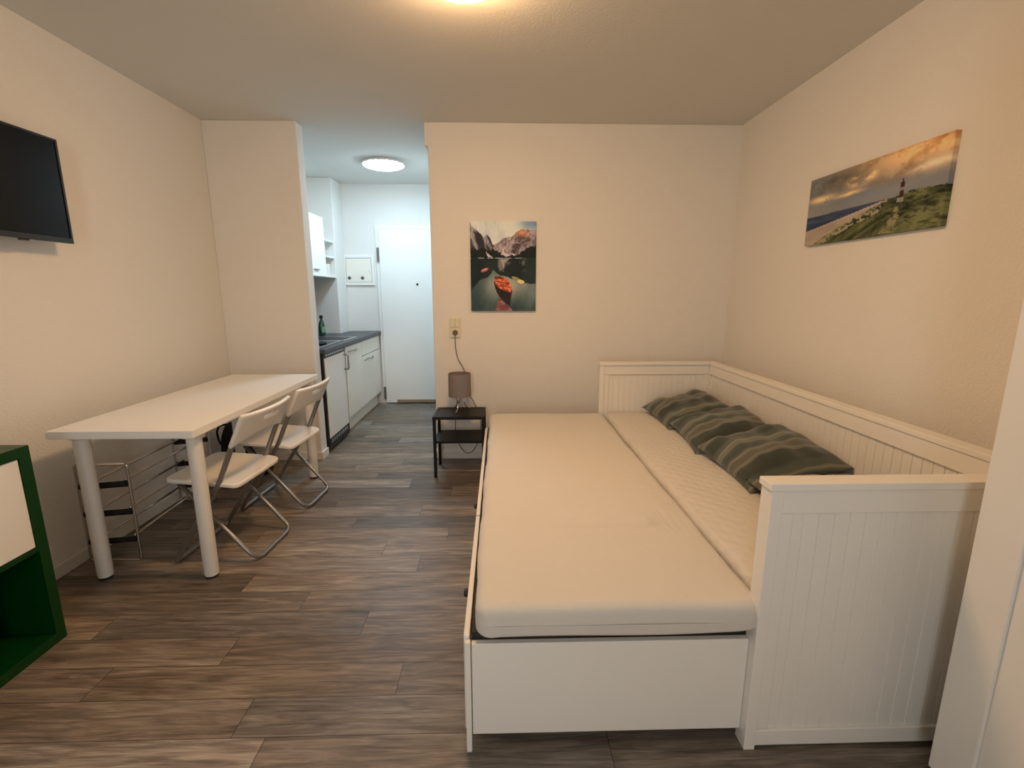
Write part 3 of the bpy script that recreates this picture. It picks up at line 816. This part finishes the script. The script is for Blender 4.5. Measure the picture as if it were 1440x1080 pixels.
def paint_lighthouse(u, v):
    n1 = fbm(u*.9, np.clip(v*.9+u*.25, 0, 1)*.8, 21, 6, 5); n2 = fbm(u, v, 22, 5, 9); n3 = fbm(u, v, 23, 4, 40); n4 = fbm(u*.5, v, 24, 5, 6)
    img = lerp(C(140, 118, 96), C(104, 96, 88), n4)
    # warm upper right cloud bank, dark upper left
    t = np.clip((.42-v)*3.2, 0, 1)*np.clip(u*1.5-.1, 0, 1)
    oc = lerp(C(150, 88, 42), C(232, 166, 102), np.clip((n1-.35)*3, 0, 1))
    img = img*(1-t[..., None])+oc*t[..., None]
    dl = np.exp(-((u-.22)/.26)**2-((v-.14)/.13)**2)*np.clip((n1-.25)*3, 0, 1)
    img = img*(1-dl[..., None]*.85)+C(66, 58, 44)*dl[..., None]*.85
    for (cu, cv, su, sv) in ((.40, .22, .06, .07), (.49, .16, .05, .09), (.52, .20, .05, .05), (.12, .33, .12, .05), (.36, .36, .10, .03)):
        g = np.exp(-((u-cu)/su)**2-((v-cv)/sv)**2)*np.clip((n2-.28)*3.2, 0, 1)
        img = img*(1-g[..., None])+C(238, 178, 112)*g[..., None]
    g = np.exp(-((u-.92)/.2)**2-((v-.28+u*.1-.09)/.05)**2)*np.clip((n1-.2)*2.2, 0, 1)
    img = img*(1-g[..., None])+C(222, 180, 130)*g[..., None]
    g = np.exp(-((u-.6)/.3)**2-((v-.46)/.07)**2)
    img = img*(1-.55*g[..., None])+C(122, 114, 108)*.55*g[..., None]
    # sea
    land = np.interp(u, [0, .09, .2, .35, .5, .6, .68, .75, .85, .93, 1], [.80, .77, .72, .66, .61, .575, .555, .545, .53, .535, .55])
    sea = (v > .57-.02*u) & (v < land+.02)
    put(img, sea, lerp(C(34, 40, 52), C(70, 70, 74), np.clip((fbm(u*.15, v, 25, 4, 30)-.3)*2, 0, 1)))
    foam = np.interp(u, [0, .43, .65], [.79, .645, .565])
    bch = (v > foam) & (u < .66)
    put(img, bch, lerp(C(128, 98, 76), C(172, 140, 108), n4))
    put(img, (np.abs(v-foam) < .006) & (u < .62), C(176, 140, 116))
    # dune
    dl_ = np.interp(u, [.08, .2, .35, .5, .6, .68, .75, .82, .9, 1], [1.0, .88, .765, .675, .61, .565, .545, .525, .535, .545])
    dune = (v > dl_+(n3-.5)*.03) & (u > .08)
    gr = fbm(np.clip(u*.8+v*.2, 0, 1), np.clip(v-u*.3+.3, 0, 1)*.7, 27, 6, 8)
    put(img, dune, lerp(C(28, 28, 14), C(108, 98, 54), np.clip((gr*.55+ridged(np.clip(u*.5+v*.5, 0, 1), np.clip(v-u*.5+.5, 0, 1)*.6, 41, 4, 24)*.45-.36)*2.4, 0, 1)))
    edge = dune & (v < dl_+.10) & (u < .62) & (n3 > .52)
    put(img, edge, C(140, 120, 84))
    put(img, inpoly(u+(n2-.5)*.06, v, [(.62, .98), (.72, .98), (.75, .80), (.745, .68), (.72, .68), (.70, .80)]) & (n3 > .45), C(128, 104, 68))
    # lighthouse
    lh = np.abs(u-.747) < .010+.004*np.clip((v-.37)*4, 0, 1)
    put(img, lh & (v > .40) & (v < .58), C(62, 24, 18))
    put(img, lh & (v > .46) & (v < .495), C(120, 98, 80))
    put(img, (np.abs(u-.747) < .006) & (v > .36) & (v <= .40), C(40, 20, 16))
    put(img, (np.abs(u-.747) < .014) & (v > .395) & (v < .408), C(30, 18, 14))
    put(img, (np.abs(u-.742) < .020) & (v > .58) & (v < .635), C(124, 116, 92))
    return img

def canvas(name, fn, origin, du, dv, nrm, nu, nv, depth, label):
    """origin: top-left front corner; du, dv: vectors across and down; nrm: outward normal"""
    origin, du, dv, nrm = Vector(origin), Vector(du), Vector(dv), Vector(nrm)
    uu, vv = np.meshgrid(np.linspace(0, 1, nu), np.linspace(0, 1, nv))
    img = np.clip(srgb2lin(fn(uu, vv))/np.array([.74, .53, .36]), 0, .9)      # printed ink seen under the warm lamp
    verts, cols, faces = [], [], []
    for j in range(nv):
        for i in range(nu):
            verts.append(origin+du*(i/(nu-1))+dv*(j/(nv-1))); cols.append(tuple(img[j, i])+(1,))
    for j in range(nv-1):
        for i in range(nu-1):
            a = j*nu+i; faces.append((a, a+nu, a+nu+1, a+1))
    per = [(i, 0) for i in range(nu-1)]+[(nu-1, j) for j in range(nv-1)]+[(i, nv-1) for i in range(nu-1, 0, -1)]+[(0, j) for j in range(nv-1, 0, -1)]
    base = len(verts)
    for (i, j) in per:
        verts.append(verts[j*nu+i]-nrm*depth); cols.append(cols[j*nu+i])
    n = len(per)
    for k in range(n):
        a = per[k][1]*nu+per[k][0]; b = per[(k+1) % n][1]*nu+per[(k+1) % n][0]
        faces.append((a, b, base+(k+1) % n, base+k))
    faces.append(tuple(base+k for k in range(n))[::-1])
    me = bpy.data.meshes.new(name); me.from_pydata([tuple(v) for v in verts], [], faces)
    ca = me.color_attributes.new('print', 'FLOAT_COLOR', 'POINT')
    ca.data.foreach_set('color', np.array(cols, dtype=np.float32).ravel())
    me.materials.append(attr_mat(name+'_print', 'print'))
    bm = bmesh.new(); bm.from_mesh(me); bmesh.ops.recalc_face_normals(bm, faces=bm.faces[:]); bm.to_mesh(me); bm.free()
    o = bpy.data.objects.new(name, me); COL.objects.link(o)
    return tag(o, label, 'picture')
canvas('canvas_picture', paint_lake, (-.213, YB-.02, 1.809), (.482, 0, 0), (0, 0, -.643), (0, -1, 0), 170, 226, .0195, 'upright canvas picture of a red boat on a mountain lake on the back wall')
canvas('canvas_picture', paint_lighthouse, (XR-.022, 2.712, 1.904), (0, -.837, 0), (0, 0, -.346), (-1, 0, 0), 240, 100, .0215, 'wide canvas picture of a lighthouse on grassy dunes on the right wall')

# ------------------------------------------------------------------ daybed
db = thing('daybed', (1.1, 2.2, 0), 'white wooden daybed frame with panelled back and ends in the right corner', 'bed')
BX0, BX1, BY0, BY1, BZ = .701, 1.532, 1.118, 3.295, .822

def beadboard(name, a0, a1, z0, z1, c, axis, thick, parent, spacing=.042):
    """grooved panel; runs along axis 'x' or 'y' at the other coordinate c (centre), grooves on both faces"""
    bm = bmesh.new()
    prof = [(a0, thick/2)]
    g = a0+spacing*.7
    while g < a1-.012:
        prof += [(g-.0022, thick/2), (g-.0008, thick/2-.003), (g+.0008, thick/2-.003), (g+.0022, thick/2)]
        g += spacing
    prof.append((a1, thick/2))
    loop = [(a, c+d) for a, d in prof]+[(a, c-d) for a, d in prof[::-1]]
    P = (lambda a, b, z: (a, b, z)) if axis == 'x' else (lambda a, b, z: (b, a, z))
    lo = [bm.verts.new(P(a, b, z0)) for a, b in loop]; hi = [bm.verts.new(P(a, b, z1)) for a, b in loop]
    n = len(loop)
    for k in range(n): bm.faces.new([lo[k], lo[(k+1) % n], hi[(k+1) % n], hi[k]])
    m = len(prof)
    for k in range(m-1):
        for R in (lo, hi): bm.faces.new([R[k], R[k+1], R[n-2-k], R[n-1-k]])
    return finish(name, bm, M_bedw, parent)

def end_unit(ya, yb, name, outward):
    """end wall of the bed: two posts, rails, bead board and cap"""
    p = bpy.data.objects.new(name, None); COL.objects.link(p); p.parent = db; p.empty_display_size = .05
    yc = (ya+yb)/2
    box('post', BX0, BX0+.032, ya, yb, 0, BZ-.0215, M_bedw, p, bevel=.002)
    box('post', BX1-.055, BX1-.023, ya, yb, 0, BZ-.0215, M_bedw, p, bevel=.002)
    box('top_rail', BX0+.0325, BX1-.0555, ya+.004, yb-.004, .735, BZ-.0215, M_bedw, p, bevel=.003)
    box('bottom_rail', BX0+.0325, BX1-.0555, ya+.004, yb-.004, .010, .062, M_bedw, p, bevel=.003)
    box('stile', BX0+.0325, BX0+.068, ya+.006, yb-.006, .0625, .7345, M_bedw, p, bevel=.003)
    box('stile', BX1-.091, BX1-.0555, ya+.006, yb-.006, .0625, .7345, M_bedw, p, bevel=.003)
    beadboard('panel', BX0+.0685, BX1-.0915, .0625, .7345, yc, 'x', (yb-ya)-.024, p)
    box('cap', BX0-.006, BX1-.0605, ya-.004, yb+.004, BZ-.021, BZ, M_bedw, p, bevel=.003)
    return p
end_unit(BY0+.003, BY0+.055, 'footboard', -1)
end_unit(BY1-.055, BY1-.003, 'headboard', 1)
bk = bpy.data.objects.new('backboard', None); COL.objects.link(bk); bk.parent = db
box('top_rail', BX1-.055, BX1-.005, BY0+.056, BY1-.056, .735, BZ-.0215, M_bedw, bk, bevel=.003)
box('bottom_rail', BX1-.055, BX1-.005, BY0+.056, BY1-.056, .20, .30, M_bedw, bk, bevel=.003)
beadboard('panel', BY0+.056, BY1-.056, .3005, .7345, BX1-.030, 'y', .028, bk)
box('cap', BX1-.060, BX1, BY0-.001, BY1+.001, BZ-.021, BZ, M_bedw, bk, bevel=.003)
# seat base under the rear mattress
box('slatted_base', BX0+.035, BX1-.056, BY0+.058, BY1-.058, .30, .362, M_slat, db, bevel=.002)
# pull-out half
po = bpy.data.objects.new('pull_out_base', None); COL.objects.link(po); po.parent = db
box('end_panel', -.084, BX0-.001, 1.150, 1.168, .045, .344, M_bedw, po, bevel=.002)
box('leg', -.101, -.085, 1.134, 1.149, 0, .362, M_bedw, po, bevel=.003)
box('leg', -.100, -.085, 3.190, 3.205, 0, .362, M_bedw, po, bevel=.003)
box('slatted_base', -.082, BX0-.002, 1.170, 3.23, .30, .366, M_slat, po, bevel=.002)
box('side_rail', -.0875, -.0825, 1.1755, 3.1495, .06, .29, M_bedw, po, bevel=.002)
for ya, yb in ((1.151, 1.862), (1.872, 2.530), (2.540, 3.188)):
    d = box('drawer_front', -.105, -.088, ya, yb, .065, .372, M_bedw, po, bevel=.003)
    yc = (ya+yb)/2
    bm = bmesh.new()
    prof = [(0, .006), (.006, .006), (.014, .013), (.022, .014), (.026, .010), (.027, 0)]
    pts = [(-.1055-a, yc, .255) for a, r in prof]
    tubebm(bm, pts, [max(r, .001) for a, r in prof], 16)
    o = finish('knob', bm, M_black_pl, d, smooth=True); o['label'] = 'black round knob'

# ------------------------------------------------------------------ mattresses
def mattress(name, x0, x1, y0, y1, z0, z1, m, label, crease=(), rad=.032, seed=1):
    bm = bmesh.new()
    nx, ny = 40, 100
    def ss(t, n):   # denser sampling near the borders
        return t
    cxm, cym = (x0+x1)/2, (y0+y1)/2
    rnd = np.random.RandomState(seed)
    ph = rnd.rand(6)*6
    layers = []
    K = 6
    prof = []
    for k in range(K+1):          # bottom edge round -> side -> top edge round
        a = -math.pi/2+math.pi/2*k/K; prof.append((rad*(1-math.cos(a)), z0+rad*.6*(1+math.sin(a))))
    for k in range(K+1):
        a = math.pi/2*k/K; prof.append((rad*(1-math.cos(a)), z1-rad*(1-math.sin(a))))
    # perimeter rounded rectangle in plan
    def ring(inset, z):
        cr = max(.045-inset*.5, .012)
        X0, X1, Y0, Y1 = x0+inset, x1-inset, y0+inset, y1-inset
        pts = []
        for (ccx, ccy, a0) in ((X1-cr, Y0+cr, -90), (X1-cr, Y1-cr, 0), (X0+cr, Y1-cr, 90), (X0+cr, Y0+cr, 180)):
            for k in range(7):
                a = math.radians(a0+90*k/6); pts.append((ccx+cr*math.cos(a), ccy+cr*math.sin(a), z))
        # subdivide long edges
        out = []
        N = len(pts)
        for i in range(N):
            a, b = Vector(pts[i]), Vector(pts[(i+1) % N])
            n = 30 if i % 7 == 6 else 1
            for k in range(n): out.append(a.lerp(b, k/n))
        return out
    def wob(p):
        s = .0022*math.sin(p.x*9+ph[0]+p.y*3)+.002*math.sin(p.y*11+ph[1]+p.x*5)+.0012*math.sin(p.y*31+ph[2])
        return s
    rings = []
    for ins, z in prof:
        R = []
        for p in ring(ins, z):
            q = p.copy(); f = (z-z0)/(z1-z0)
            nrm = Vector((p.x-cxm, 0, 0)).normalized() if abs(abs(p.x-cxm)-(x1-x0)/2) < .05 else Vector((0, p.y-cym, 0)).normalized()
            q += nrm*wob(p)*1.2
            if f < .3: q.z += (wob(p)*2.5)*(1 if f < .2 else .5)
            R.append(bm.verts.new(q))
        rings.append(R)
    for A, B in zip(rings, rings[1:]):
        n = len(A)
        for k in range(n): bm.faces.new([A[k], A[(k+1) % n], B[(k+1) % n], B[k]])
    bm.faces.new(rings[0][::-1])
    # top: concentric rings shrinking
    last = rings[-1]
    prev = last
    for s in [1-.025*k for k in range(1, 39)]:
        R = []
        for v in last:
            q = Vector((cxm+(v.co.x-cxm)*s, cym+(v.co.y-cym)*s, z1))
            # keep the ring roughly parallel to the border near the edges
            e = min(1, (1-s)*6)
            q.z = z1+.004*e+wob(q)*.55*e
            for cyy in crease:
                q.z -= .010*math.exp(-((q.y-cyy)/.018)**2)*e
            R.append(bm.verts.new(q))
        n = len(R)
        for k in range(n): bm.faces.new([prev[k], prev[(k+1) % n], R[(k+1) % n], R[k]])
        prev = R
    bm.faces.new(prev)
    o = finish(name, bm, m, None, smooth=True)
    return tag(o, label, 'mattress')
mA = mattress('mattress', -.074, .722, 1.128, 3.222, .372, .470, M_matA, 'plain white foam mattress on the pulled-out front half of the daybed', crease=(1.60,), seed=3)
mB = mattress('mattress', .734, 1.470, 1.180, 3.232, .372, .472, M_matB, 'quilted white mattress at the back of the daybed under the striped cushions', seed=5)
# piping seam on the front mattress
seam = []
for (x, y) in ((-.071, 3.0), (-.071, 1.17), (-.062, 1.141), (-.03, 1.127), (.67, 1.127), (.708, 1.139), (.719, 1.17), (.719, 3.0)):
    seam.append((x, y, .412))
o = tube('piping', seam, .0022, M_matA, None, 6, .01)
o.parent = mA
o['label'] = 'seam piping around the side'

# ------------------------------------------------------------------ cushions
def stripe_mat():
    m = bpy.data.materials.new('striped_cushion'); m.use_nodes = True
    nt = m.node_tree; b = nt.nodes['Principled BSDF']; L = nt.links.new
    b.inputs['Roughness'].default_value = .7; b.inputs['Specular IOR Level'].default_value = .3
    b.inputs['Sheen Weight'].default_value = .25
    at = nt.nodes.new('ShaderNodeAttribute'); at.attribute_name = 'stripe'
    sp_ = nt.nodes.new('ShaderNodeSeparateXYZ'); L(at.outputs['Vector'], sp_.inputs[0])
    tc = nt.nodes.new('ShaderNodeTexCoord')
    n = nt.nodes.new('ShaderNodeTexNoise'); n.inputs['Scale'].default_value = 1.6
    L(at.outputs['Vector'], n.inputs['Vector'])
    ad = nt.nodes.new('ShaderNodeMath'); ad.operation = 'MULTIPLY_ADD'; ad.inputs[1].default_value = .06
    L(n.outputs['Fac'], ad.inputs[0]); L(sp_.outputs[1], ad.inputs[2])
    fr_ = nt.nodes.new('ShaderNodeMath'); fr_.operation = 'FRACT'; L(ad.outputs[0], fr_.inputs[0])
    cr = nt.nodes.new('ShaderNodeValToRGB'); cr.color_ramp.interpolation = 'LINEAR'
    stops = [(0, (50, 56, 48)), (.24, (54, 60, 52)), (.26, (118, 112, 92)), (.285, (92, 90, 74)), (.31, (128, 122, 100)), (.34, (88, 88, 72)), (.46, (96, 92, 76)), (.49, (132, 124, 102)), (.52, (98, 96, 80)),
             (.56, (64, 72, 62)), (.68, (70, 78, 68)), (.71, (112, 110, 90)), (.78, (106, 106, 86)), (.81, (138, 132, 110)), (.84, (84, 88, 74)), (.93, (74, 80, 70)), (.96, (60, 66, 56)), (1, (50, 56, 48))]
    e = cr.color_ramp.elements
    while len(e) > 1: e.remove(e[0])
    e[0].position = 0; e[0].color = lin(*stops[0][1])
    for p, c in stops[1:]:
        k = e.new(p); k.color = lin(c[0]*.96, c[1], min(255, c[2]*1.08))
    L(fr_.outputs[0], cr.inputs['Fac'])
    # fine thread streaks along the stripe
    mp = nt.nodes.new('ShaderNodeMapping'); mp.inputs['Scale'].default_value = (2, 60, 1)
    L(at.outputs['Vector'], mp.inputs['Vector'])
    n2 = nt.nodes.new('ShaderNodeTexNoise'); n2.inputs['Scale'].default_value = 1; n2.inputs['Detail'].default_value = 3
    L(mp.outputs[0], n2.inputs['Vector'])
    mr = nt.nodes.new('ShaderNodeMapRange'); mr.inputs['To Min'].default_value = .78; mr.inputs['To Max'].default_value = 1.2
    L(n2.outputs['Fac'], mr.inputs['Value'])
    mx = nt.nodes.new('ShaderNodeMix'); mx.data_type = 'RGBA'; mx.blend_type = 'MULTIPLY'; mx.inputs['Factor'].default_value = 1
    L(cr.outputs['Color'], mx.inputs['A']); L(mr.outputs[0], mx.inputs['B'])
    L(mx.outputs['Result'], b.inputs['Base Color'])
    return m
M_cush = stripe_mat()

def cushion(cx, cy, cz, rx, ry, rz, w, l, h, phase, label, seed):
    n = 36
    rnd = np.random.RandomState(seed); ph = rnd.rand(8)*6.28
    bm = bmesh.new()
    tops, bots = [], []
    st = {}
    for i in range(n+1):
        rt, rb = [], []
        for j in range(n+1):
            a, b = 2*i/n-1, 2*j/n-1
            px = a*w/2*(1-.07*(1-b*b)**1.0*abs(a)**2)
            py = b*l/2*(1-.07*(1-a*a)**1.0*abs(b)**2)
            e = max(0, (1-a**4)*(1-b**4))**.62*(.72+.28*math.sqrt(max(0, (1-a*a)*(1-b*b))))
            wr = .006*math.sin(5*a+3*b+ph[0])+.005*math.sin(9*b-4*a+ph[1])+.004*math.sin(13*a+ph[2]+2*b)
            hz = h/2*e
            vt = bm.verts.new((px, py, hz+wr*min(1, e*1.5)))
            st[vt] = (a*w, b*l, 0)
            rt.append(vt)
            if i in (0, n) or j in (0, n): rb.append(vt)
            else:
                vb = bm.verts.new((px, py, -hz*.75)); st[vb] = (a*w, b*l, 0); rb.append(vb)
        tops.append(rt); bots.append(rb)
    for i in range(n):
        for j in range(n):
            bm.faces.new([tops[i][j], tops[i+1][j], tops[i+1][j+1], tops[i][j+1]])
            q = [bots[i][j], bots[i][j+1], bots[i+1][j+1], bots[i+1][j]]
            try: bm.faces.new(q)
            except ValueError: pass
    bm.verts.index_update()
    arr = [None]*len(bm.verts)
    for v, s in st.items(): arr[v.index] = s
    me = bpy.data.meshes.new('cushion'); bm.to_mesh(me); bm.free()
    at = me.attributes.new('stripe', 'FLOAT_VECTOR', 'POINT')
    at.data.foreach_set('vector', np.array([(x*2, y*1.75+phase, 0) for x, y, z in arr], dtype=np.float32).ravel())
    for p in me.polygons: p.use_smooth = True
    me.materials.append(M_cush)
    o = bpy.data.objects.new('cushion', me); COL.objects.link(o)
    o.location = (cx, cy, cz); o.rotation_euler = (math.radians(rx), math.radians(ry), math.radians(rz))
    return tag(o, label, 'cushion', 'striped cushions on the daybed')
cushion(1.236, 2.990, .545, 4, -13, 3, .46, .46, .15, .25, 'striped green cushion nearest the far headboard, first of the row', 1)
cushion(1.250, 2.535, .545, 5, -13, -4, .46, .47, .15, .60, 'striped green cushion in the middle of the three in full view, second from the headboard', 2)
cushion(1.256, 2.080, .548, 5, -13, 2, .462, .505, .165, .60, 'large striped green cushion with a broad dark band, third from the headboard', 3)
cushion(1.250, 1.625, .522, 3, -4, -3, .43, .47, .10, .80, 'striped green cushion mostly hidden behind the near bed end', 4)

# ------------------------------------------------------------------ wardrobe at the right edge
wd = thing('wardrobe', (1.43, .5, 0), 'tall white wardrobe at the right edge in front of the bed end', 'wardrobe')
WXa = 1.132
boxes('body', [(WXa+.020, 1.735, .99, 1.008, .07, 2.05), (WXa+.020, 1.735, -.20, -.182, .07, 2.05), (WXa+.020, 1.735, -.182, .99, 2.032, 2.05), (WXa+.020, 1.735, -.182, .99, .07, .088), (1.725, 1.735, -.182, .99, .088, 2.032)], M_lacq, wd)
box('stile', WXa, WXa+.0195, .905, 1.008, .07, 2.05, M_lacq, wd, bevel=.004)
box('door', WXa+.007, WXa+.0195, .358, .9045, .07, 2.05, M_lacq, wd, bevel=.001, seg=3)
box('door', WXa+.007, WXa+.0195, -.20, .354, .07, 2.05, M_lacq, wd, bevel=.005, seg=3)
box('plinth', WXa+.02, 1.735, -.19, .998, 0, .069, M_lacq, wd)

# ------------------------------------------------------------------ light
def area(name, loc, rot, sx, sy, power, color):
    l = bpy.data.lights.new(name, 'AREA'); l.shape = 'RECTANGLE'; l.size = sx; l.size_y = sy
    l.energy = power; l.color = color
    o = bpy.data.objects.new(name, l); COL.objects.link(o)
    o.location = loc; o.rotation_euler = rot
    return o
area('daylight', ((WX0+WX1)/2, YR-.20, (WZ0+WZ1)/2), (math.radians(90), 0, 0), WX1-WX0, WZ1-WZ0, 31, (.98, .985, .96))
w = bpy.data.worlds.new('dusk'); SC.world = w; w.use_nodes = True
bg = w.node_tree.nodes['Background']; bg.inputs['Color'].default_value = (.45, .55, .7, 1); bg.inputs['Strength'].default_value = .3

# ------------------------------------------------------------------ camera
F, PITCH, YAW, CH = 662.457, .1927, .0258, 1.3053
cam = bpy.data.cameras.new('camera'); cam.sensor_width = 36; cam.sensor_fit = 'HORIZONTAL'
cam.lens = F/1440*36; cam.clip_start = .02; cam.clip_end = 50
co_ = bpy.data.objects.new('camera', cam); COL.objects.link(co_)
co_.location = (0, 0, CH)
co_.rotation_euler = (math.pi/2-PITCH, 0, -YAW)
SC.camera = co_

SC.view_settings.view_transform = 'Standard'
SC.view_settings.look = 'None'
SC.view_settings.gamma = 1
SC.view_settings.use_curve_mapping = False
SC.view_settings.exposure = 0
SC.cycles.use_denoising = True
SC.cycles.max_bounces = 10
SC.cycles.diffuse_bounces = 6
SC.cycles.sample_clamp_indirect = 4
